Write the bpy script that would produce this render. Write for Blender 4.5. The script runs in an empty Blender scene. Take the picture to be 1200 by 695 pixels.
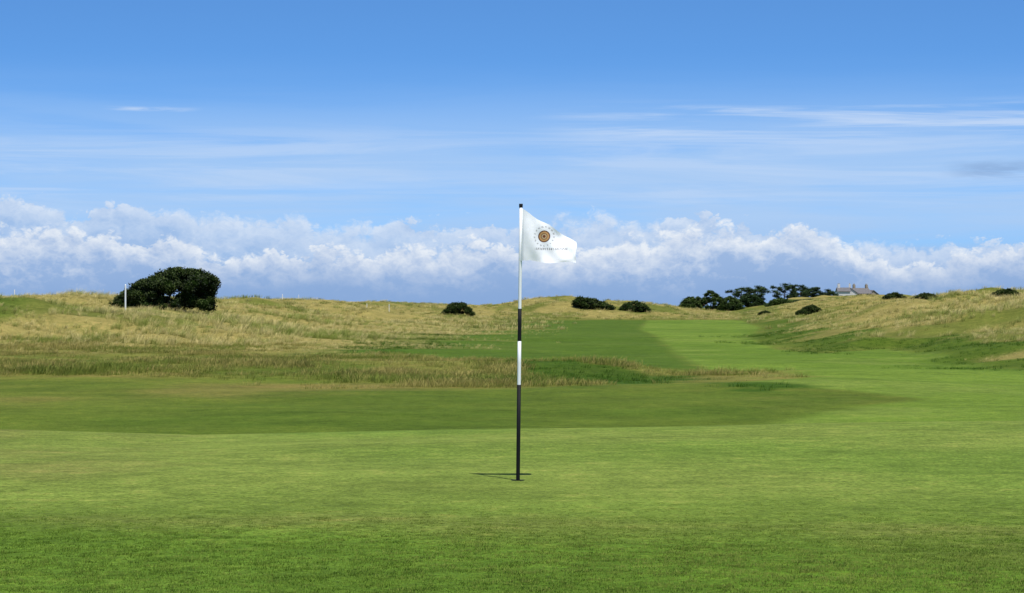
import bpy, bmesh, math, random
import numpy as np
from mathutils import Vector, Matrix
random.seed(7); rng=np.random.default_rng(7)
scene=bpy.context.scene
def lin(r,g,b,a=None):
    f=lambda c:(c/255/12.92) if c/255<=0.04045 else ((c/255+0.055)/1.055)**2.4
    return (f(r),f(g),f(b))
# ------------------------------------------------------------------ numeric noise
TAB=rng.random((256,256))
def vnoise(x,y):
    xi=np.floor(x).astype(int); yi=np.floor(y).astype(int)
    fx=x-xi; fy=y-yi; fx=fx*fx*(3-2*fx); fy=fy*fy*(3-2*fy)
    a=TAB[xi&255,yi&255];b=TAB[(xi+1)&255,yi&255];c=TAB[xi&255,(yi+1)&255];d=TAB[(xi+1)&255,(yi+1)&255]
    return (a*(1-fx)+b*fx)*(1-fy)+(c*(1-fx)+d*fx)*fy-0.5
def fbm(x,y,scale,octv=4,seed=0):
    v=0;amp=1.0;x=x/scale+seed*17.3;y=y/scale+seed*9.7
    for i in range(octv):
        v=v+amp*vnoise(x*2**i+i*31.7,y*2**i+i*11.3);amp*=0.5
    return v
def sstep(a,b,x):
    t=np.clip((x-a)/(b-a),0,1);return t*t*(3-2*t)
def sdist(P,x,y):
    """signed distance to polygon, positive inside"""
    n=len(P);d=np.full(x.shape,1e9);ins=np.zeros(x.shape,bool)
    for i in range(n):
        ax,ay=P[i];bx,by=P[(i+1)%n];ex,ey=bx-ax,by-ay
        t=np.clip(((x-ax)*ex+(y-ay)*ey)/(ex*ex+ey*ey),0,1)
        d=np.minimum(d,np.hypot(x-ax-t*ex,y-ay-t*ey))
        if ay!=by:
            c=((ay>y)!=(by>y))&(x<(bx-ax)*(y-ay)/(by-ay)+ax);ins^=c
    return np.where(ins,d,-d)
# ------------------------------------------------------------------ site plan (metres, flag near 0.05,19.8)
DUNE_L=[(-400,132),(-60,140),(-33,146),(-18,138),(-10,139),(-8,175),(-4.5,283),(-2,400),(2,455),(24,462),(40,470),(60,700),(-400,700)]
DUNE_R=[(400,66),(70,76),(20.5,100),(21.5,148),(16.5,138),(18,185),(30,300),(42,455),(60,700),(400,700)]
def terrain(x,y,full=False):
    x=np.asarray(x,float);y=np.asarray(y,float)
    zg=np.interp(x,[-30,-12,-6.2,-3.9,.4,2.07,6.2,14],[-.3,-.12,-.115,-.19,-.12,-.09,.0,.05])*sstep(19.8,31,y)
    zg=zg+0.07*fbm(x,y,5.5,2,3)*sstep(0,4,np.hypot(x,y-19.8))
    pl=-1.2+0.36*fbm(x,y,17,3,5)*sstep(60,90,y)*(1-.5*sstep(150,300,y))+0.06*fbm(x,y,4,2,6)
    pl=pl+0.35*np.exp(-((y-97-2.0*np.sin(x*.25))/6.0)**2)*sstep(9,2,x)*sstep(-40,-15,x)
    g=sstep(29.5,45,y)
    z=zg*(1-g)+pl*g
    wob=4*fbm(x,y,22,3,8)
    dl=sdist(DUNE_L,x,y)+wob; dr=sdist(DUNE_R,x,y)+wob*.7
    AL=np.interp(x,[-200,-40,-28,-23,-18,-11,-4,10],[3.0,2.75,2.65,2.5,2.25,1.8,1.55,1.75])
    AR=np.interp(x,[20,30,36,50,80,200],[2.0,2.4,2.75,2.95,3.1,3.3])
    rel=0.9*fbm(x,y,14,4,11)+0.5*fbm(x,y,5,3,12)
    rdg=(0.5-np.abs(fbm(x,y,11,3,15)))*1.0-.3
    z=z+sstep(0,38,dl)*(AL+rel*.8)+sstep(-3,6,dl)*0.25+sstep(2,14,dl)*(1.2*fbm(x,y,9,3,13)+rdg*1.1)*sstep(50,20,dl)
    z=z+sstep(0,28,dr)*(AR+rel*.9)+sstep(-1,5,dr)*0.6+sstep(2,12,dr)*(1.3*fbm(x,y,9,3,14)+rdg*1.3)*sstep(50,20,dr)
    def mound(cx,cy,sx,sy,h): return h*np.exp(-((x-cx)/sx)**2-((y-cy)/sy)**2)
    z=z+mound(7,505,10,30,2.1)+mound(24,520,9,25,1.2)+mound(36,540,14,25,1.4)
    z=z+mound(70,690,60,60,1.6)+mound(110,830,40,60,4.2)
    z=z*(1-sstep(900,1200,y))-14*sstep(900,1200,y)
    if full: return z,dl,dr
    return z
def H(x,y): return float(terrain(np.array([x]),np.array([y]))[0])
# ------------------------------------------------------------------ node helper
class NT:
    def __init__(s,nt): s.nt=nt
    def n(s,t,**k):
        nd=s.nt.nodes.new(t)
        for a,b in k.items(): setattr(nd,a,b)
        return nd
    def put(s,sock,v):
        if v is None: return
        if isinstance(v,bpy.types.NodeSocket): s.nt.links.new(v,sock)
        else:
            if sock.type=='RGBA' and len(v)==3: v=(*v,1)
            sock.default_value=v
    def m(s,op,a,b=None,c=None,clamp=False):
        nd=s.n('ShaderNodeMath',operation=op,use_clamp=clamp)
        for i,v in enumerate((a,b,c)):
            s.put(nd.inputs[i],v)
        return nd.outputs[0]
    def vm(s,op,a,b=None):
        nd=s.n('ShaderNodeVectorMath',operation=op);s.put(nd.inputs[0],a);s.put(nd.inputs[1],b);return nd.outputs[0]
    def ss(s,x,a,b,o0=0.0,o1=1.0,kind='SMOOTHSTEP'):
        nd=s.n('ShaderNodeMapRange',interpolation_type=kind)
        for i,v in enumerate((x,a,b,o0,o1)): s.put(nd.inputs[i],v)
        return nd.outputs[0]
    def mix(s,f,a,b,bt='MIX'):
        nd=s.n('ShaderNodeMix',data_type='RGBA',blend_type=bt)
        s.put(nd.inputs[0],f);s.put(nd.inputs[6],a);s.put(nd.inputs[7],b);return nd.outputs[2]
    def noise(s,v,scale,det=3,rough=.5,dist=0.,out=0):
        nd=s.n('ShaderNodeTexNoise');s.put(nd.inputs['Vector'],v)
        nd.inputs['Scale'].default_value=scale;nd.inputs['Detail'].default_value=det
        nd.inputs['Roughness'].default_value=rough;nd.inputs['Distortion'].default_value=dist
        return nd.outputs[out]
    def vor(s,v,scale,det=3,rough=.55):
        nd=s.n('ShaderNodeTexVoronoi',feature='F1',normalize=True);s.put(nd.inputs['Vector'],v)
        nd.inputs['Scale'].default_value=scale;nd.inputs['Detail'].default_value=det;nd.inputs['Roughness'].default_value=rough
        nd.inputs['Lacunarity'].default_value=2.3
        return nd.outputs['Distance']
def newmat(name):
    m=bpy.data.materials.new(name);m.use_nodes=True
    t=NT(m.node_tree);b=m.node_tree.nodes['Principled BSDF'];b.inputs['Roughness'].default_value=.9
    b.inputs['Specular IOR Level'].default_value=.15
    return m,t,b
def simple(name,col,rough=.6,spec=.3,var=.15,scale=20):
    m,t,b=newmat(name);g=t.n('ShaderNodeNewGeometry')
    nz=t.noise(g.outputs['Position'],scale,4,.6)
    v=t.ss(nz,.3,.7,1-var,1+var,'LINEAR')
    c=t.vm('MULTIPLY',tuple(col),v);
    t.put(b.inputs['Base Color'],c);b.inputs['Roughness'].default_value=rough;b.inputs['Specular IOR Level'].default_value=spec
    return m
# ------------------------------------------------------------------ object helpers
def link(o): scene.collection.objects.link(o);return o
def mesh_np(name,V,F,mat=None,smooth=False,cols=None):
    me=bpy.data.meshes.new(name);V=np.asarray(V,np.float32);F=np.asarray(F,np.int32)
    me.vertices.add(len(V));me.vertices.foreach_set('co',V.ravel())
    k=F.shape[1];me.loops.add(F.size);me.loops.foreach_set('vertex_index',F.ravel())
    me.polygons.add(len(F));me.polygons.foreach_set('loop_start',np.arange(0,F.size,k,dtype=np.int32))
    me.polygons.foreach_set('loop_total',np.full(len(F),k,np.int32))
    if smooth: me.polygons.foreach_set('use_smooth',np.ones(len(F),bool))
    me.update(calc_edges=True)
    if cols:
        for n,c in cols.items():
            if c.ndim==1:
                a=me.attributes.new(n,'FLOAT','POINT');a.data.foreach_set('value',c.astype(np.float32))
            else:
                a=me.attributes.new(n,'FLOAT_COLOR','POINT')
                cc=np.ones((len(c),4),np.float32);cc[:,:3]=c;a.data.foreach_set('color',cc.ravel())
    if mat: me.materials.append(mat)
    return me
def bm_obj(name,bm,mat,parent=None,smooth=False):
    me=bpy.data.meshes.new(name);bm.to_mesh(me);bm.free()
    if mat: me.materials.append(mat)
    for p in me.polygons:p.use_smooth=smooth
    o=bpy.data.objects.new(name,me);link(o)
    if parent:o.parent=parent
    return o
# ------------------------------------------------------------------ TERRAIN
ys=[-40+2.5*i for i in range(18)]
ys+= [5+.25*i for i in range(0,20)]; y=10.
while y<900: ys.append(y); y*=1.0062
while y<1500: ys.append(y); y*=1.03
ys=np.array(sorted(set(ys)))
tc=np.linspace(-.235,.235,470)
ts=np.concatenate([-np.geomspace(2.2,.238,55),tc,np.geomspace(.238,2.2,55)])
T_,Y_=np.meshgrid(ts,ys)
X_=T_*(np.maximum(Y_,0)+12)
X_=X_.ravel();Yf=Y_.ravel()
Z_,dl,dr=terrain(X_,Yf,True)
nr,nc=len(ys),len(ts)
idx=np.arange(nr*nc).reshape(nr,nc)
F=np.stack([idx[:-1,:-1],idx[:-1,1:],idx[1:,1:],idx[1:,:-1]],-1).reshape(-1,4)
C=lambda r,g,b,k=.86:np.array(lin(r,g,b))*k
x,yv=X_,Yf
wob1=fbm(x,yv,6,4,21);wob2=fbm(x,yv,1.5,3,22);wob3=fbm(x,yv,25,3,23)
col=np.tile(C(102,113,42),(len(x),1))
def blend(c,w): 
    global col
    w=np.clip(w,0,1)[:,None];col=col*(1-w)+np.asarray(c)*w
def zone(P,soft,wob=0.):
    d=sdist(P,x,yv)+wob
    return sstep(-soft,soft,d)
blend(C(90,108,34),sstep(80,54,yv+wob1*10)*.85)
blend(C(120,114,56),sstep(-.1,.5,wob1+wob3*.6)*.7*sstep(58,72,yv))
blend(C(84,104,32),sstep(.0,.5,-wob1+wob2*.5)*.5*sstep(58,72,yv))
APRON=[(-8,46),(3.5,46),(7,60),(11,69.3),(10.4,73),(8,76),(2,80),(-6,74),(-10,58)]
LIGHT=[(3.0,46),(7,60),(11,69.3),(10.4,73),(8.2,77),(7.1,93),(7.6,105),(10.5,180),(14.1,283),(22.7,430),(40,452),(29,300),(18,195),(15.5,150),(17,138),(21.5,148),(20,98),(40,86),(80,50),(60,36),(3,36)]
STRIPE=[(-10,136),(-9.5,150),(-4.6,283),(-1,420),(22.7,430),(14.1,283),(10.5,180),(7.6,105),(7.1,93),(4,102),(0,114),(-5,128)]
ROUGH=[(-60,160),(-60,118),(-33,101),(-14,87),(-2,80),(8.3,76),(7.6,93),(4,102),(0,115),(-6,131),(-12,150),(-33,162)]
LUSH=[(-11,134),(-10.5,160),(-7.6,215),(-4,225),(-3,160),(-5,136)]
BANK1=[(0.2,101),(0.3,86),(3,80),(6.3,76.5),(5.8,88),(3,99)]
BANK2=[(5.9,77),(6.4,81),(8,80),(8.8,75.5),(7.2,74)]
DIP3=[(-42,150),(-43,172),(-34,170),(-34,152)]
lf=zone(LIGHT,.5,wob2*.4)
blend(C(106,130,46),lf)
blend(C(90,117,36),lf*sstep(.0,.25,np.sin(yv*.045+x*.12)*.3+.25*wob1)*.65)
blend(C(120,136,60),lf*sstep(.1,.5,-wob1+.4*wob2)*.45)
st=zone(STRIPE,.6,wob2*.5)
blend(C(80,104,32),st)
blend(C(96,114,44),st*sstep(.0,.5,wob1+.3*wob2)*.45)
blend(C(78,100,28),zone(APRON,2.2,wob2*1.0+wob1*2.5)*np.clip(.62+wob1*.9+wob2*.4,.2,.9))
ro=zone(ROUGH,1.5,wob1*7)
blend(C(118,118,54),ro*.7)
blend(C(134,118,64),ro*sstep(.0,.45,wob1+wob2*.5)*.55)
blend(C(78,100,32),ro*sstep(.1,.5,-wob1+wob2*.6)*.6)
blend(C(66,98,24),zone(LUSH,2.0,wob1*4)*.85)
blend(C(54,86,18),zone(BANK1,1.,wob1*4+wob2)*.85)  # lush banks; the shade of the hollow is put into this darker green
blend(C(54,84,18),zone(BANK2,.6,wob2*1.5)*.85)
blend(C(76,98,28),sstep(-2,1,dr+wob1*3)*.85)
du=np.maximum(sstep(1.5,7,dr+wob1*9),sstep(-7,4,dl+wob1*9))
blend(C(146,136,76),du)
blend(C(88,102,36),du*sstep(.0,.4,wob1+wob3)*.8)
dz=zone(DIP3,2,wob1*4)
blend(C(66,98,24),dz*.85)
gedge=33.2+.5*np.sin(x*.35)
gr=sstep(.25,-.25,yv-gedge)
blend(C(118,135,57),gr)
blend(C(86,115,33),gr*sstep(19.5,12.5,yv+wob1*2.5))
blend(C(118,119,60),gr*sstep(.02,.45,wob1+.4*wob2)*.6)
blend(C(98,126,44),gr*sstep(.05,.5,-wob1+.5*wob3)*.6)
me=mesh_np('ground',np.stack([X_,Yf,Z_],1),F,None,True,{'zcol':col})
m,t,b=newmat('turf')
at_=t.n('ShaderNodeAttribute',attribute_name='zcol').outputs['Color']
g=t.n('ShaderNodeNewGeometry').outputs['Position']
n0=t.noise(g,.45,4,.7);n1=t.noise(g,3.2,5,.8);n2=t.noise(g,24,4,.88)
def amp(n,a,lo=.3,hi=.7): return t.ss(n,lo,hi,1-a,1+a,'LINEAR')
v=t.m('MULTIPLY',t.m('MULTIPLY',amp(n0,.22),amp(n1,.32)),amp(n2,.72))
c=t.vm('MULTIPLY',at_,v)
dry=t.m('MULTIPLY',t.ss(n1,.50,.66),t.ss(n0,.4,.6,.25,.8))
c=t.mix(t.m('MULTIPLY',dry,.6),c,t.vm('MULTIPLY',c,(1.36,.86,1.35)))
spk=t.ss(t.noise(g,55,2,.7),.56,.72)
c=t.mix(t.m('MULTIPLY',spk,.55),c,t.vm('MULTIPLY',c,(1.6,1.4,1.9)))
t.put(b.inputs['Base Color'],c);b.inputs['Roughness'].default_value=1;b.inputs['Specular IOR Level'].default_value=.05
me.materials.append(m)
ground=link(bpy.data.objects.new('ground',me))
sm,t,b=newmat('sea_water');t.put(b.inputs['Base Color'],lin(60,95,135));b.inputs['Roughness'].default_value=.35;b.inputs['Specular IOR Level'].default_value=.3
g=t.n('ShaderNodeNewGeometry').outputs['Position'];bp=t.n('ShaderNodeBump');bp.inputs['Distance'].default_value=1.0
t.put(bp.inputs['Height'],t.noise(g,.05,5,.6));t.put(b.inputs['Normal'],bp.outputs[0])
sv=[(-40000,950,-9),(40000,950,-9),(40000,50000,-9),(-40000,50000,-9)]
link(bpy.data.objects.new('sea',mesh_np('sea',sv,[[0,1,2,3]],sm)))

# ------------------------------------------------------------------ GRASS TUFTS
def tuft(name,nbl,h,spread,wid,lean,mat):
    V=[];Fc=[]
    for i in range(nbl):
        a=random.uniform(0,6.283);r=spread*math.sqrt(random.random())
        bx,by=r*math.cos(a),r*math.sin(a)
        hh=h*random.uniform(.5,1.1);da=random.gauss(0,.9);L=lean*random.uniform(.3,1.3)*hh
        dx=math.cos(da)*L+.15*hh*math.cos(a);dy=math.sin(da)*L+.15*hh*math.sin(a)
        fa=random.uniform(0,3.14);wx,wy=math.cos(fa)*wid,math.sin(fa)*wid
        s=len(V)
        for k,(tt,ww) in enumerate(((0,1),(.55,.8),(1.0,.1))):
            px=bx+dx*tt**1.8;py=by+dy*tt**1.8;pz=hh*(tt-.12*tt*tt)
            V+= [(px-wx*ww,py-wy*ww,pz),(px+wx*ww,py+wy*ww,pz)]
        for k in range(2):
            q=s+2*k;Fc.append((q,q+1,q+3,q+2))
    me=mesh_np(name,V,Fc,mat);return bpy.data.objects.new(name,me)
def grassmat(name,base,tip1,tip2,tipg,h):
    m,t,b=newmat(name)
    oc=t.n('ShaderNodeTexCoord').outputs['Object'];sp=t.n('ShaderNodeSeparateXYZ');t.put(sp.inputs[0],oc)
    z=t.ss(sp.outputs[2],0.0,h,0,1,'LINEAR')
    rnd=t.n('ShaderNodeObjectInfo').outputs['Random']
    pos=t.n('ShaderNodeNewGeometry').outputs['Position']
    patch=t.ss(t.m('ADD',t.noise(pos,.11,3,.65),t.m('MULTIPLY',t.m('SUBTRACT',rnd,.5),.20)),.45,.60)
    tip=t.mix(rnd,tip1,tip2);tip=t.mix(patch,tip,tipg)
    c=t.mix(t.m('POWER',z,.7),base,tip)
    t.put(b.inputs['Base Color'],c);b.inputs['Roughness'].default_value=.8
    return m
gm=grassmat('marram_grass',C(108,110,48,1),C(238,216,150,1),C(208,192,120,1),C(134,148,66,1),.5)
rm=grassmat('rough_grass_blades',C(98,108,40,1),C(196,172,106,1),C(152,146,74,1),C(116,130,52,1),.2)
bm_=grassmat('bank_grass_blades',C(54,82,20,1),C(88,120,34,1),C(66,102,22,1),C(76,112,28,1),.25)
tm_=grassmat('turf_blades',C(78,106,28,1),C(128,148,54,1),C(100,132,40,1),C(140,142,70,1),.02)
def scatter(name,objs,P,scl,seed):
    colx=bpy.data.collections.new(name+'_source')
    for o in objs: colx.objects.link(o)
    me=bpy.data.meshes.new(name);me.vertices.add(len(P));me.vertices.foreach_set('co',P.astype(np.float32).ravel())
    r=np.random.default_rng(seed)
    a=me.attributes.new('scl','FLOAT','POINT');a.data.foreach_set('value',scl.astype(np.float32))
    rot=np.zeros((len(P),3),np.float32);rot[:,2]=r.normal(0,.8,len(P))
    a=me.attributes.new('rot','FLOAT_VECTOR','POINT');a.data.foreach_set('vector',rot.ravel())
    a=me.attributes.new('pick','INT','POINT');a.data.foreach_set('value',r.integers(0,len(objs),len(P)).astype(np.int32))
    o=link(bpy.data.objects.new(name,me))
    ng=bpy.data.node_groups.new(name+'_gn','GeometryNodeTree')
    ng.interface.new_socket('Geometry',in_out='INPUT',socket_type='NodeSocketGeometry')
    ng.interface.new_socket('Geometry',in_out='OUTPUT',socket_type='NodeSocketGeometry')
    N=ng.nodes;gi=N.new('NodeGroupInput');go=N.new('NodeGroupOutput');ip=N.new('GeometryNodeInstanceOnPoints')
    ci=N.new('GeometryNodeCollectionInfo');ci.inputs[0].default_value=colx;ci.inputs[1].default_value=True;ci.inputs[2].default_value=True
    def na(nm,dt):
        q=N.new('GeometryNodeInputNamedAttribute');q.data_type=dt;q.inputs[0].default_value=nm;return q.outputs[0]
    L=ng.links
    L.new(gi.outputs[0],ip.inputs['Points']);L.new(ci.outputs[0],ip.inputs['Instance']);ip.inputs['Pick Instance'].default_value=True
    L.new(na('pick','INT'),ip.inputs['Instance Index']);L.new(na('rot','FLOAT_VECTOR'),ip.inputs['Rotation']);L.new(na('scl','FLOAT'),ip.inputs['Scale'])
    L.new(ip.outputs[0],go.inputs[0])
    md=o.modifiers.new('gn','NODES');md.node_group=ng
    print(name,len(P))
    return o
def pts(n,y0,y1,spread):
    Y=rng.uniform(y0,y1,n);return (spread[0]+(spread[1]-spread[0])*rng.uniform(0,1,n))*Y,Y
def dune_pts(n,y0,y1,sp):
    Y=np.sqrt(rng.uniform(y0**2,y1**2,n));X=rng.uniform(sp[0],sp[1],n)*Y
    z,dl,dr=terrain(X,Y,True);w1=fbm(X,Y,6,4,21)
    dd=np.maximum(sstep(1.5,6,dr+w1*9),sstep(-9,5,dl+w1*11))
    dd=dd*(1-sstep(-2,2,sdist(DIP3,X,Y)+w1*4)*.9)
    dd=dd*np.clip(.58+fbm(X,Y,3,2,40)*1.8,0.06,1)
    k=rng.random(n)<dd
    edge=np.clip(np.maximum(dl+4,dr)/14,.0,1)
    return X[k],Y[k],z[k],edge[k]
X,Y,Z,E=dune_pts(62000,95,265,(-.24,.24))
P=np.stack([X,Y,Z-.02],1)
tm=[tuft('marram_tuft',26,.62,.25,.008,.45,gm) for i in range(5)]
scl=(.35+.65*E)*rng.uniform(.45,1.15,len(P))*(.85+.8*fbm(X,Y,9,2,41))
scatter('dune_grass',tm,P,scl,1)
X,Y,Z,E=dune_pts(32000,265,620,(-.23,.23))
P=np.stack([X,Y,Z-.02],1)
tm2=[tuft('far_marram_tuft',28,.6,.5,.017,.45,gm) for i in range(4)]
scatter('distant_dune_grass',tm2,P,rng.uniform(.6,1.05,len(P)),2)
X,Y=pts(50000,72,160,(-.24,.12));w1=fbm(X,Y,6,4,21)
cl_=fbm(X,Y,4,3,44)
wt=sstep(-1.5,2,sdist(ROUGH,X,Y)+w1*7)*np.clip(.35+cl_*2.0,0.02,1)
bk=np.maximum(sdist(BANK1,X,Y)+w1*4,sdist(BANK2,X,Y)+w1)
kk=(rng.random(len(X))<wt)&(bk<.3);X,Y,cl_=X[kk],Y[kk],cl_[kk];P=np.stack([X,Y,terrain(X,Y)-.01],1)
tr_=[tuft('rough_tuft',24,.2,.26,.0055,.5,rm) for i in range(4)]
scatter('rough_grass',tr_,P,rng.uniform(.35,1.1,len(P))*(1+1.2*np.clip(cl_,0,.6)),3)
X,Y=pts(30000,72,230,(-.24,.24));w1=fbm(X,Y,6,4,21)
bk=np.maximum(np.maximum(sdist(BANK1,X,Y)+w1*4,sdist(BANK2,X,Y)+w1),np.maximum(sdist(LUSH,X,Y)+w1*4-1,sdist(DIP3,X,Y)+w1*4))
z,dl,dr=terrain(X,Y,True);mr=np.minimum(dr+w1*7+1,3.5-(dr+w1*7))
bk=np.maximum(bk,mr)
kk=rng.random(len(X))<sstep(-.8,2.0,bk)*.75;X,Y=X[kk],Y[kk];P=np.stack([X,Y,terrain(X,Y)-.01],1)
tb_=[tuft('bank_tuft',26,.2,.26,.006,.45,bm_) for i in range(4)]
scatter('bank_grass',tb_,P,rng.uniform(.3,1.0,len(P)),4)
X,Y=pts(26000,9.5,20.5,(-.30,.30));kp=rng.random(len(X))<np.clip(Y/13,.3,1)*sstep(20.5,14,Y);X,Y=X[kp],Y[kp]
P=np.stack([X,Y,terrain(X,Y)-.002],1)
tt_=[tuft('turf_clump',34,.015,.07,.0015,.5,tm_) for i in range(5)]
scatter('putting_green_grass',tt_,P,rng.uniform(.45,1.2,len(P))*(1-.55*sstep(13,19,Y)),5)

# ------------------------------------------------------------------ FOLIAGE
def leafmat(name,dark,light):
    m,t,b=newmat(name)
    tone=t.n('ShaderNodeAttribute',attribute_name='tone').outputs['Fac']
    c=t.mix(tone,dark,light);t.put(b.inputs['Base Color'],c);b.inputs['Roughness'].default_value=.7
    b.inputs['Specular IOR Level'].default_value=.25
    return m
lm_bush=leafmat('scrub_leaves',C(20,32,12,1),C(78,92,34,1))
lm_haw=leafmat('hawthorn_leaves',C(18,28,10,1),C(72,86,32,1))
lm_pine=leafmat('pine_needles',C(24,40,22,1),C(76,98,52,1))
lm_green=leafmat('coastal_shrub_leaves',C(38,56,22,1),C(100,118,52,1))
bark=simple('bark',lin(80,66,52),.95,.1,.3,8)
def foliage_arrays(clumps,nper,leaf):
    V=[];T=[]
    for (cx,cy,cz,rx,ry,rz) in clumps:
        n=nper
        d=rng.normal(size=(n,3));d/=np.linalg.norm(d,axis=1)[:,None]
        r=rng.uniform(.35,1.05,n)**.6
        lump=1+.18*np.sin(d[:,0]*5+cx*3)*np.cos(d[:,2]*4+cz*2+d[:,1]*3)
        c=d*(r*lump)[:,None]*np.array([rx,ry,rz])+np.array([cx,cy,cz])
        a=rng.normal(size=(n,3));a/=np.linalg.norm(a,axis=1)[:,None]
        bb=np.cross(a,rng.normal(size=(n,3)));bb/=np.linalg.norm(bb,axis=1)[:,None]
        s=(leaf*rng.uniform(.5,1.2,n))[:,None]
        q=np.stack([c-a*s,c+bb*s*.55,c+a*s,c-bb*s*.55],1)
        V.append(q.reshape(-1,3))
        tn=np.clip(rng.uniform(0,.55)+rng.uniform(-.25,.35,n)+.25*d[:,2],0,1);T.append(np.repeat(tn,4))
    V=np.concatenate(V);T=np.concatenate(T);return V,np.arange(len(V)).reshape(-1,4),T
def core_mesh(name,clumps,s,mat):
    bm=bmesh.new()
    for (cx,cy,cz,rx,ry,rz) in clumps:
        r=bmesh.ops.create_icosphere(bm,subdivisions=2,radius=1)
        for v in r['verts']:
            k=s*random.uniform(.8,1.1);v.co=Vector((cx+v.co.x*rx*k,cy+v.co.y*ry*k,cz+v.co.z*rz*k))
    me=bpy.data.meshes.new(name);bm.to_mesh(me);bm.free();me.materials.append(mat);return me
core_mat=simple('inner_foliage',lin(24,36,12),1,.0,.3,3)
def empty(name,loc):
    e=bpy.data.objects.new(name,None);link(e);e.location=loc;e.empty_display_size=.5;return e
def child(par,name,me):
    o=bpy.data.objects.new(name,me);link(o);o.parent=par;return o
def tube(bm,pts_,r0,r1,seg=7):
    rings=[]
    n=len(pts_)
    for i,p in enumerate(pts_):
        p=Vector(p);d=(Vector(pts_[min(i+1,n-1)])-Vector(pts_[max(i-1,0)])).normalized()
        u=d.orthogonal().normalized();w=d.cross(u);r=r0+(r1-r0)*i/(n-1)
        rings.append([bm.verts.new(p+(u*math.cos(6.2832*k/seg)+w*math.sin(6.2832*k/seg))*r) for k in range(seg)])
    for a,b2 in zip(rings,rings[1:]):
        for k in range(seg): bm.faces.new((a[k],a[(k+1)%seg],b2[(k+1)%seg],b2[k]))
    bm.faces.new(rings[-1])
def bush(name,cx,cy,width,depth,height,prof,ncl,cr,nper,leaf,mat,sink=.1):
    z0=H(cx,cy)-sink;e=empty(name,(cx,cy,z0));cl=[]
    for i in range(ncl):
        # even coverage across the width, most clumps on the outer shell
        u=min(.97,max(.03,(i+random.random())/ncl));top=prof(u)*height
        dd=random.uniform(-1,1)*math.sqrt(max(.05,1-(2*u-1)**2))
        hz=top*math.sqrt(max(.15,1-dd*dd*.75))
        r=cr*random.uniform(.6,1.15)
        f=1 if random.random()<.5 else random.uniform(.1,.95)
        rz=min(r*.85,max(.15,hz*.55))
        zz=max(rz*.4,(hz-rz)*f+random.uniform(-.08,.06)*cr)
        cl.append(((u-.5)*(width-cr),dd*depth/2,zz,r*1.1,r,rz))
    V,Fq,T=foliage_arrays(cl,nper,leaf);child(e,'leaves',mesh_np('leaves',V,Fq,mat,cols={'tone':T}))
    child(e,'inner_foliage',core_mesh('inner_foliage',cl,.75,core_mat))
    bm=bmesh.new()
    for k in range(4):
        a=(k-1.5)*width*.12
        tube(bm,[(a*.3,0,-.3),(a*.6,0,height*.25),(a*1.4,random.uniform(-.3,.3),height*.55)],.09*height/2,.03)
    bm_obj('stems',bm,bark,e)
    return e
dome=lambda u:max(.2,math.sin(math.pi*min(max(u,0),1))**.55)
def wind(u): return float(np.interp(u,[0,.08,.25,.45,.6,.85,.96,1],[.18,.40,.70,.90,1.0,.96,.82,.6]))
def at(px,Y): return (px-600)/3000*Y
EYE=1.35
def crest(bearing,y0,y1):
    """distance of the skyline point of the ground along a bearing"""
    Y=np.linspace(y0,y1,300);z=terrain(Y*bearing,Y);a=(z-EYE)/Y;i=int(np.argmax(a));return float(Y[i]),float(358-3000*a[i])
def sight(bearing,py,y0,y1):
    Y=np.linspace(y0,y1,600);z=terrain(Y*bearing,Y);a=358-3000*(z-EYE)/Y
    i=int(np.argmax(a<=py)) if (a<=py).any() else int(np.argmin(a));return float(Y[i])
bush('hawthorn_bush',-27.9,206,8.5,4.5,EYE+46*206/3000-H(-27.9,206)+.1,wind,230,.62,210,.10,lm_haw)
for (x0,x1,base,top,prof) in [(517,556,369,352,dome),(670,720,362,345,lambda u:float(np.interp(u,[0,.15,.45,.8,1],[.6,1,.85,.55,.25]))),(724,763,365,351,dome),(932,962,368,355,lambda u:float(np.interp(u,[0,.3,.7,1],[.25,.7,1,.6]))),
        (1034,1062,350,341,dome),(1068,1102,351,345,dome),(1160,1198,348,341,dome),(888,905,368,363,dome)]:
    be=((x0+x1)/2-600)/3000;Y0=sight(be,base,200,560);cx=be*Y0;w=(x1-x0)/3000*Y0;h=max(.8,EYE+(358-top)*Y0/3000-H(cx,Y0))
    bush('gorse_bush',cx,Y0,w,w*.6,h,prof,64,w*.10,130,w*.016+.02,lm_bush)
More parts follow.
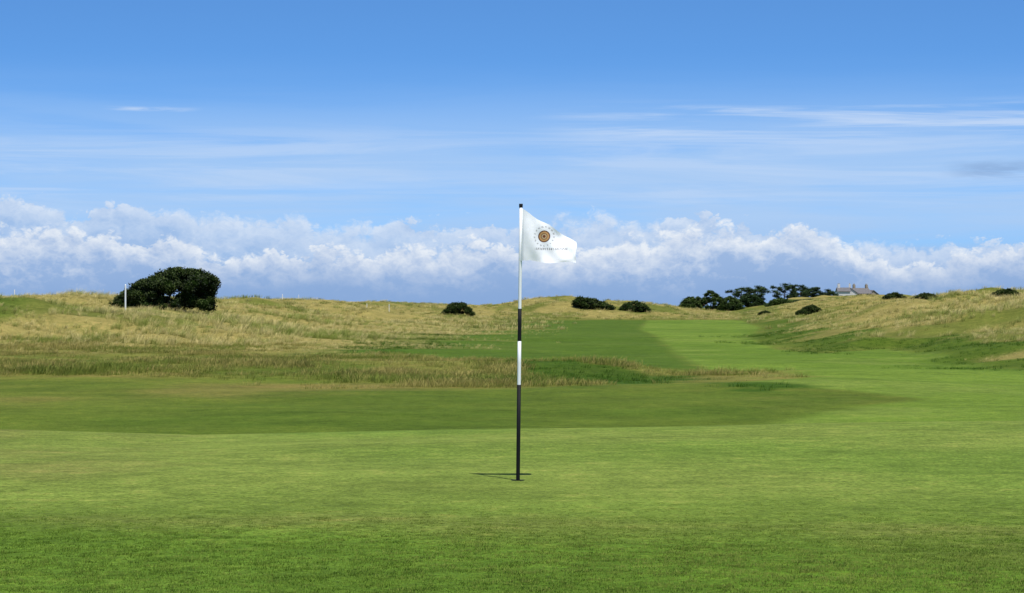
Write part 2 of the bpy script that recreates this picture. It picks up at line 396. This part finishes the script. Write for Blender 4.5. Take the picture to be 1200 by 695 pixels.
def pine(px,Y,top,wpx,lean=.6):
    cx=at(px,Y);z0=H(cx,Y)-.2;h=EYE+(358-top)*Y/3000-z0;w=wpx/3000*Y
    e=empty('pine_tree',(cx,Y,z0));bm=bmesh.new();cl=[]
    tr=[(0,0,-.3),(lean*.2,0,h*.25),(lean*.5,.1,h*.5),(lean,.0,h*.82)]
    tube(bm,tr,.26,.08,8)
    nb=11
    for i in range(nb):
        f=.42+.52*i/nb;a=i*2.4+random.random();s=Vector((lean*f,0,h*f*.85))
        L=w*.5*random.uniform(.55,1.05)*(1.15-.5*abs(f-.75))
        en=s+Vector((math.cos(a)*L+.25*lean,math.sin(a)*L*.8,h*.12*random.uniform(.3,1.6)))
        en.z=min(en.z,h*random.uniform(.82,.95))
        md=(s+en)/2+Vector((0,0,-.1));tube(bm,[s,md,en],.08,.025,5)
        for q in range(3):
            pt=s.lerp(en,.45+.27*q)
            cl.append((pt.x+random.uniform(-.4,.4),pt.y+random.uniform(-.4,.4),min(pt.z+random.uniform(-.1,.4),h*.93),random.uniform(.6,1.15),random.uniform(.6,1.0),random.uniform(.3,.55)))
    cl.append((lean,0,h*.92,w*.2,w*.2,.5));cl.append((lean+.5,0,h*.85,w*.25,w*.2,.5))
    bm_obj('trunk',bm,bark,e,True)
    V,Fq,T=foliage_arrays(cl,130,.16);child(e,'needles',mesh_np('needles',V,Fq,lm_pine,cols={'tone':T}))
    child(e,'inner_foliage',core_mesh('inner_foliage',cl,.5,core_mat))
for a in [(866,700,336,34,.8),(886,715,334,26,.5),(918,700,331,36,.6),(936,720,333,30,.8),(950,705,336,24,.7),(968,730,338,24,.5)]: pine(*a)
for (x0,x1,top,Y0,mt) in [(794,824,346,640,lm_green),(808,854,339,650,lm_green),(840,872,346,650,lm_green),(858,900,345,660,lm_pine),(896,935,348,650,lm_green),(925,952,350,650,lm_pine),(945,982,350,660,lm_green),(968,986,345,700,lm_pine),(984,1008,347,700,lm_green),(1004,1034,346,690,lm_pine)]:
    cx=at((x0+x1)/2,Y0);w=(x1-x0)/3000*Y0;h=EYE+(358-top)*Y0/3000-H(cx,Y0)
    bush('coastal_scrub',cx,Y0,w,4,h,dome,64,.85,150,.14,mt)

# ------------------------------------------------------------------ HOUSES
white=simple('painted_render',(.62,.60,.57),.8,.2,.08,1);slate=simple('slate_roof',(.15,.14,.14),.7,.3,.25,3)
tile=simple('stone_wall',(.30,.25,.19),.9,.1,.25,2);glass=simple('window_glass',(.03,.04,.05),.1,.5,.1,2)
def box(name,par,c,s,mat,bev=.02):
    bm=bmesh.new();bmesh.ops.create_cube(bm,size=1)
    for v in bm.verts:v.co=Vector((c[0]+v.co.x*s[0],c[1]+v.co.y*s[1],c[2]+v.co.z*s[2]))
    bmesh.ops.bevel(bm,geom=bm.edges[:],offset=bev,segments=1,affect='EDGES')
    return bm_obj(name,bm,mat,par)
def house(name,px,cy,w,d,eave,ridge,wm,rm_,chim=2):
    cx=at(px,cy);gz=H(cx,cy);print('house',gz,358-3000*(gz+ridge-EYE)/cy)
    z0=gz-.3;e=empty(name,(cx,cy,z0))
    bm=bmesh.new();a=w/2;c=d/2
    prof=[(-c,0),(c,0),(c,eave),(0,ridge),(-c,eave)] 
    L=[bm.verts.new((-a,p[0],p[1])) for p in prof];R=[bm.verts.new((a,p[0],p[1])) for p in prof]
    bm.faces.new(L[::-1]);bm.faces.new(R)
    for i in range(5): bm.faces.new((L[i],L[(i+1)%5],R[(i+1)%5],R[i]))
    bmesh.ops.recalc_face_normals(bm,faces=bm.faces);bm_obj('walls',bm,wm,e)
    bm=bmesh.new()
    sl=(ridge-eave)/c
    for s in (-1,1):
        P1=[(-a-.25,s*(c+.3),eave-.3*sl+.05),(a+.25,s*(c+.3),eave-.3*sl+.05),(a+.25,0,ridge+.05),(-a-.25,0,ridge+.05)]
        lo=[bm.verts.new(p) for p in P1];hi=[bm.verts.new((p[0],p[1],p[2]+.14)) for p in P1]
        bm.faces.new(lo);bm.faces.new(hi[::-1])
        for i in range(4): bm.faces.new((lo[i],lo[(i+1)%4],hi[(i+1)%4],hi[i]))
    bmesh.ops.recalc_face_normals(bm,faces=bm.faces);bm_obj('roof',bm,rm_,e)
    for i in range(chim):
        sx=(-1,1)[i]*(a-.5);box('chimney',e,(sx,0,ridge+.5),(.8,.6,1.5),wm);
        for q in(-.18,.18):box('chimney_pot',e,(sx+q,0,ridge+1.42),(.18,.18,.34),tile)
    n=max(2,int(w/2.5))
    for r_ in ((1.3,) if eave<4 else (1.3,3.9)):
        for i in range(n):
            if r_<2 and i==n//2: box('door',e,(-a+(i+.5)*w/n,-c-.02,1.05),(.95,.06,2.1),slate)
            else: box('window',e,(-a+(i+.5)*w/n,-c-.02,r_+.2),(.9,.06,1.1),glass)
    return e
house('white_house',988,820,3.8,5,3.3,4.4,white,slate,chim=1)
h2=house('white_house',996,826,4.5,4.5,2.8,4.3,white,slate,chim=1);h2.rotation_euler[2]=math.radians(80)
h3=house('stone_house',1008,834,5.5,5,2.6,4.2,tile,slate,chim=2);h3.rotation_euler[2]=math.radians(20)
h4=house('stone_house',1019,840,4,4.5,2.4,3.8,tile,slate,chim=1);h4.rotation_euler[2]=math.radians(-60)

# ------------------------------------------------------------------ POSTS
wp=simple('white_post_paint',(.8,.8,.78),.5,.3,.05,10)
def post(X,Y,h,r=.05):
    z=H(X,Y);bm=bmesh.new();bmesh.ops.create_cone(bm,cap_ends=True,segments=12,radius1=r,radius2=r*.92,depth=h+.3)
    for v in bm.verts:v.co.z+=(h+.3)/2-.3
    bmesh.ops.create_cone(bm,cap_ends=True,segments=12,radius1=r*.92,radius2=r*.35,depth=.05,matrix=Matrix.Translation((0,0,h+.024)))
    o=bm_obj('white_marker_post',bm,wp);o.location=(X,Y,z)
post(at(147,194),194,EYE+24*194/3000-H(at(147,194),194),.065)
for px,r,top in ((17,.06,340),(331,.06,345),(350,.045,351),(430,.04,356),(456,.05,353)):
    Y0,pyc=crest((px-600)/3000,190,420);z=H(at(px,Y0),Y0);print('post',px,Y0,pyc)
    post(at(px,Y0),Y0,min(1.1,max(.65,EYE+(358-top)*Y0/3000-z)),r)

# ------------------------------------------------------------------ FLAGSTICK
FX,FY=.046,19.76;z0=H(FX,FY)
flag=empty('golf_flagstick',(FX,FY,z0))
flag.rotation_euler=(0,math.atan(.023/2.13),0)
pw=simple('pole_white',(.8,.8,.8),.4,.4,.03,5);pb=simple('pole_black',(.008,.008,.009),.6,.15,.1,5)
def pole(name,a,b2,r,mat):
    bm=bmesh.new();tube(bm,[(0,0,a),(0,0,(a+b2)/2),(0,0,b2)],r,r,16);bm_obj(name,bm,mat,flag,True)
pole('pole_black_lower',-.1,.738,.0150,pb);pole('pole_white_lower',.738,1.075,.0140,pw)
pole('pole_black_middle',1.075,1.325,.0145,pb);pole('pole_white_upper',1.325,2.108,.0125,pw);pole('pole_tip',2.108,2.135,.0145,pb)
bm=bmesh.new();n=32
o1=[bm.verts.new((.054*math.cos(6.2832*i/n),.054*math.sin(6.2832*i/n),.004)) for i in range(n)]
o2=[bm.verts.new((.018*math.cos(6.2832*i/n),.018*math.sin(6.2832*i/n),.004)) for i in range(n)]
for i in range(n): bm.faces.new((o1[i],o1[(i+1)%n],o2[(i+1)%n],o2[i]))
bm_obj('hole_shade_ring',bm,pb,flag)  # flat black ring on the turf, painted shade in place of a sunk cup
fm,t,b=newmat('flag_cloth')
uv=t.n('ShaderNodeUVMap',uv_map='UVMap').outputs[0];sp=t.n('ShaderNodeSeparateXYZ');t.put(sp.inputs[0],uv)
u_,v_=sp.outputs[0],sp.outputs[1]
a_=t.m('SUBTRACT',u_,.190);c_=t.m('ADD',v_,.0)
d=t.m('SQRT',t.m('ADD',t.m('MULTIPLY',a_,a_),t.m('MULTIPLY',c_,c_)))
def band(x_,a,b2,s=.0015): return t.m('MULTIPLY',t.ss(x_,a-s,a+s),t.ss(x_,b2-s,b2+s,1,0))
c=t.mix(t.ss(t.noise(uv,18,3),.3,.7),(.80,.80,.82),(.86,.86,.87))
ang=t.m('ARCTAN2',c_,a_)
letters=t.ss(t.m('SINE',t.m('ADD',t.m('MULTIPLY',ang,17),t.m('MULTIPLY',t.noise(uv,90,1),5))),-.1,.3)
c=t.mix(t.m('MULTIPLY',t.m('MULTIPLY',band(d,.068,.080),letters),.5),c,(.14,.12,.12))
c=t.mix(band(d,-1,.046),c,(.12,.04,.02))
c=t.mix(band(d,.024,.038),c,(.55,.30,.12))
c=t.mix(band(d,-1,.020),c,(.60,.42,.24))
c=t.mix(band(d,-1,.011),c,(.20,.06,.03))
txt=t.ss(t.m('SINE',t.m('ADD',t.m('MULTIPLY',u_,420),t.m('MULTIPLY',t.noise(uv,60,1),6))),-.2,.3)
ln=t.m('MULTIPLY',band(v_,-.106,-.088),band(u_,.12,.38))
c=t.mix(t.m('MULTIPLY',t.m('MULTIPLY',ln,txt),.75),c,(.10,.09,.09))
hem=band(u_,.028,.032);c=t.mix(t.m('MULTIPLY',hem,.3),c,(.5,.5,.55))
t.put(b.inputs['Base Color'],c);b.inputs['Roughness'].default_value=.7
tr=t.n('ShaderNodeBsdfTranslucent');t.put(tr.inputs[0],c);mx=t.n('ShaderNodeMixShader');mx.inputs[0].default_value=.12
fm.node_tree.links.new(b.outputs[0],mx.inputs[1]);fm.node_tree.links.new(tr.outputs[0],mx.inputs[2]);fm.node_tree.links.new(mx.outputs[0],fm.node_tree.nodes['Material Output'].inputs[0])
nu,nv=90,70;V=[];UV=[]
for j in range(nv+1):
    for i in range(nu+1):
        s=i/nu;q=j/nv
        zt=2.105-.014*math.sin(min(s*3,1)*1.57)-.250*(s**1.1)+.005*math.sin(s*15)
        zb=1.692-.012*s+.008*math.sin(s*9)
        zz=zt*(1-q)+zb*q
        xx=-.008+.442*s-.010*q*s+.004*math.sin(q*8)*s
        ph=(s*1.5+q*.7)
        yy=.028*math.sin(ph*6.0+.6)*s**.6+.011*math.sin(s*15-q*8)*s**.7+.007*math.sin(q*11+s*9)*s+.10*s-.17*(q)*s**.8
        V.append((xx,yy-.014*min(1,s*15),zz));UV.append((s*.44,zz-1.885))
Fc=[(j*(nu+1)+i,j*(nu+1)+i+1,(j+1)*(nu+1)+i+1,(j+1)*(nu+1)+i) for j in range(nv) for i in range(nu)]
me=mesh_np('flag_cloth',V,Fc,fm,True);ul=me.uv_layers.new(name='UVMap')
li=np.zeros(len(me.loops),np.int32);me.loops.foreach_get('vertex_index',li)
ul.data.foreach_set('uv',np.array(UV,np.float32)[li].ravel())
child(flag,'flag_cloth',me)

# ------------------------------------------------------------------ LIGHT
EL=math.radians(65);S=Vector((.41,-.91,0)).normalized()*math.cos(EL);S.z=math.sin(EL)
sd=bpy.data.lights.new('sun','SUN');sd.energy=4.6;sd.angle=math.radians(.5);sd.color=(1,.965,.90)
so=link(bpy.data.objects.new('sun',sd));so.rotation_euler=S.to_track_quat('Z','Y').to_euler();so.location=(10,-10,30)
w=bpy.data.worlds.new('World');scene.world=w;w.use_nodes=True
try:
    w.cycles.sampling_method='MANUAL';w.cycles.sample_map_resolution=256
except Exception as ex: print(ex)
t=NT(w.node_tree);bg=w.node_tree.nodes['Background'];bg.inputs['Strength'].default_value=.1
D=t.n('ShaderNodeTexCoord').outputs['Generated'];sp=t.n('ShaderNodeSeparateXYZ');t.put(sp.inputs[0],D)
dx,dy,e=sp.outputs
sky=t.n('ShaderNodeTexSky',sky_type='NISHITA');sky.sun_disc=False;sky.sun_elevation=EL;sky.sun_rotation=math.radians(156)
sky.air_density=1.0;sky.dust_density=.4;sky.ozone_density=2.5
cz=t.n('ShaderNodeCombineXYZ');t.put(cz.inputs[0],dx);t.put(cz.inputs[1],dy);t.put(cz.inputs[2],t.m('ADD',t.m('MULTIPLY',t.m('MAXIMUM',e,0.0),2.6),.06))
t.put(sky.inputs[0],t.vm('NORMALIZE',cz.outputs[0]))
tint=t.mix(t.ss(e,.15,.6),(.76,1.30,1.78),(1.0,1.08,1.1))
base=t.vm('MULTIPLY',sky.outputs[0],tint)
K=10
def L10(r,g,b): return tuple(q*K for q in lin(r,g,b))
def P(sx,sz,ox=0,dd=None):
    q=t.n('ShaderNodeVectorMath',operation='MULTIPLY_ADD');t.put(q.inputs[0],D if dd is None else dd);q.inputs[1].default_value=(sx,sx,sz);q.inputs[2].default_value=(ox,ox*.7,ox*.3);return q.outputs[0]
veil=t.m('MULTIPLY',t.ss(e,.100,.040),t.ss(t.noise(P(5,60),1.0,5,.55,.4),.30,.62,.40,.95))
c=t.mix(veil,base,L10(172,204,243))
st=t.m('MULTIPLY',t.ss(t.noise(P(7,170,4),1.0,7,.62,.6),.40,.62),t.m('MULTIPLY',t.ss(e,.058,.068),t.ss(e,.081,.074)))
st=t.m('MULTIPLY',st,t.ss(dx,.0,.06))
c=t.mix(t.m('MULTIPLY',st,.7),c,L10(206,223,247))
wis=t.m('MULTIPLY',t.ss(t.noise(P(7,130,9),1.0,7,.62,.8),.42,.68),t.m('MULTIPLY',t.ss(e,.030,.045),t.ss(e,.074,.06)))
c=t.mix(t.m('MULTIPLY',wis,.5),c,L10(196,217,246))
s2=t.m('MULTIPLY',t.ss(t.m('ABSOLUTE',t.m('SUBTRACT',e,t.m('ADD',.074,t.m('MULTIPLY',t.noise(P(40,10),1,3),.004)))),0,.0012,1,0),t.m('MULTIPLY',t.ss(dx,-.160,-.145),t.ss(dx,-.118,-.135)))
s2=t.m('MULTIPLY',s2,t.ss(t.noise(P(60,500),1,5),.35,.6))
c=t.mix(t.m('MULTIPLY',s2,.6),c,L10(205,222,246))
g1=t.m('MULTIPLY',t.ss(t.noise(P(30,260,2),1,5,.6,.5),.38,.58),t.m('MULTIPLY',t.ss(t.m('ABSOLUTE',t.m('SUBTRACT',e,.052)),.0050,.001),t.ss(dx,.162,.182)))
c=t.mix(t.m('MULTIPLY',g1,.6),c,L10(134,166,210))
hz=t.ss(e,.036,.0,0,.9);c=t.mix(hz,c,L10(138,173,221))
def cum(c,hbase,hamp,fn,seed,fs,white,shade,alpha,lowc,tilt):
    def tex(dd):
        p=P(62*fs,88*fs,seed,dd)
        wn=t.noise(p,1.6,3,.6,0,1)
        q=t.n('ShaderNodeVectorMath',operation='MULTIPLY_ADD');t.put(q.inputs[0],t.vm('SUBTRACT',wn,(.5,.5,.5)));q.inputs[1].default_value=(.7,.7,.7);t.put(q.inputs[2],p)
        return t.m('SUBTRACT',1.0,t.vor(q.outputs[0],1.0,3,.6))
    tx=tex(None);tx2=tex(t.vm('ADD',D,(.0018,0,.0030)))
    n=t.noise(P(fn,0,seed),1.0,4,.6)
    hb=t.m('ADD',hbase,t.m('MULTIPLY',dx,tilt))
    hgt=t.m('ADD',t.m('ADD',t.m('MULTIPLY',t.m('SUBTRACT',n,.5),hamp),hb),t.m('MULTIPLY',t.m('SUBTRACT',tx,.62),.034))
    dd=t.m('SUBTRACT',hgt,e)
    soft=t.noise(P(26,40,seed+5),1.0,3,.6)
    mask=t.ss(dd,-.0003,t.ss(soft,.35,.65,.0010,.0060))
    lit=t.m('ADD',t.m('MULTIPLY',t.m('SUBTRACT',tx,tx2),2.6),t.ss(dd,.020,.0,-.02,.78))
    lit=t.m('ADD',lit,t.ss(soft,.3,.7,-.22,.2),clamp=True)
    col_=t.mix(lit,shade,white)
    fade=t.ss(t.m('ADD',e,t.m('MULTIPLY',t.m('SUBTRACT',soft,.5),.012)),.001,.019)
    col_=t.mix(fade,lowc,col_)
    return t.mix(t.m('MULTIPLY',mask,alpha),c,col_)
low=L10(138,170,216)
c=cum(c,.0285,.036,11,1.7,1.0,L10(216,228,245),L10(160,189,229),.82,low,-.022)
c=cum(c,.0212,.040,16,8.3,1.25,L10(238,243,249),L10(154,182,223),.88,low,-.012)
bg2=t.n('ShaderNodeBackground');bg2.inputs['Strength'].default_value=.1;t.put(bg2.inputs[0],c)
t.put(bg.inputs[0],base)
mxs=t.n('ShaderNodeMixShader');t.put(mxs.inputs[0],t.m('LESS_THAN',t.m('ABSOLUTE',t.m('SUBTRACT',e,.059)),.0615))
w.node_tree.links.new(bg.outputs[0],mxs.inputs[1]);w.node_tree.links.new(bg2.outputs[0],mxs.inputs[2])
w.node_tree.links.new(mxs.outputs[0],w.node_tree.nodes['World Output'].inputs[0])
# ------------------------------------------------------------------ CAMERA
cd=bpy.data.cameras.new('camera');cd.lens=90;cd.sensor_width=36;cd.clip_end=90000;cd.clip_start=.1
co=link(bpy.data.objects.new('camera',cd));co.location=(0,0,1.35+z0);co.rotation_euler=(math.radians(90+.2),0,0)
scene.camera=co
scene.view_settings.view_transform='Standard';scene.view_settings.look='None';scene.view_settings.exposure=0
print('z0',z0)
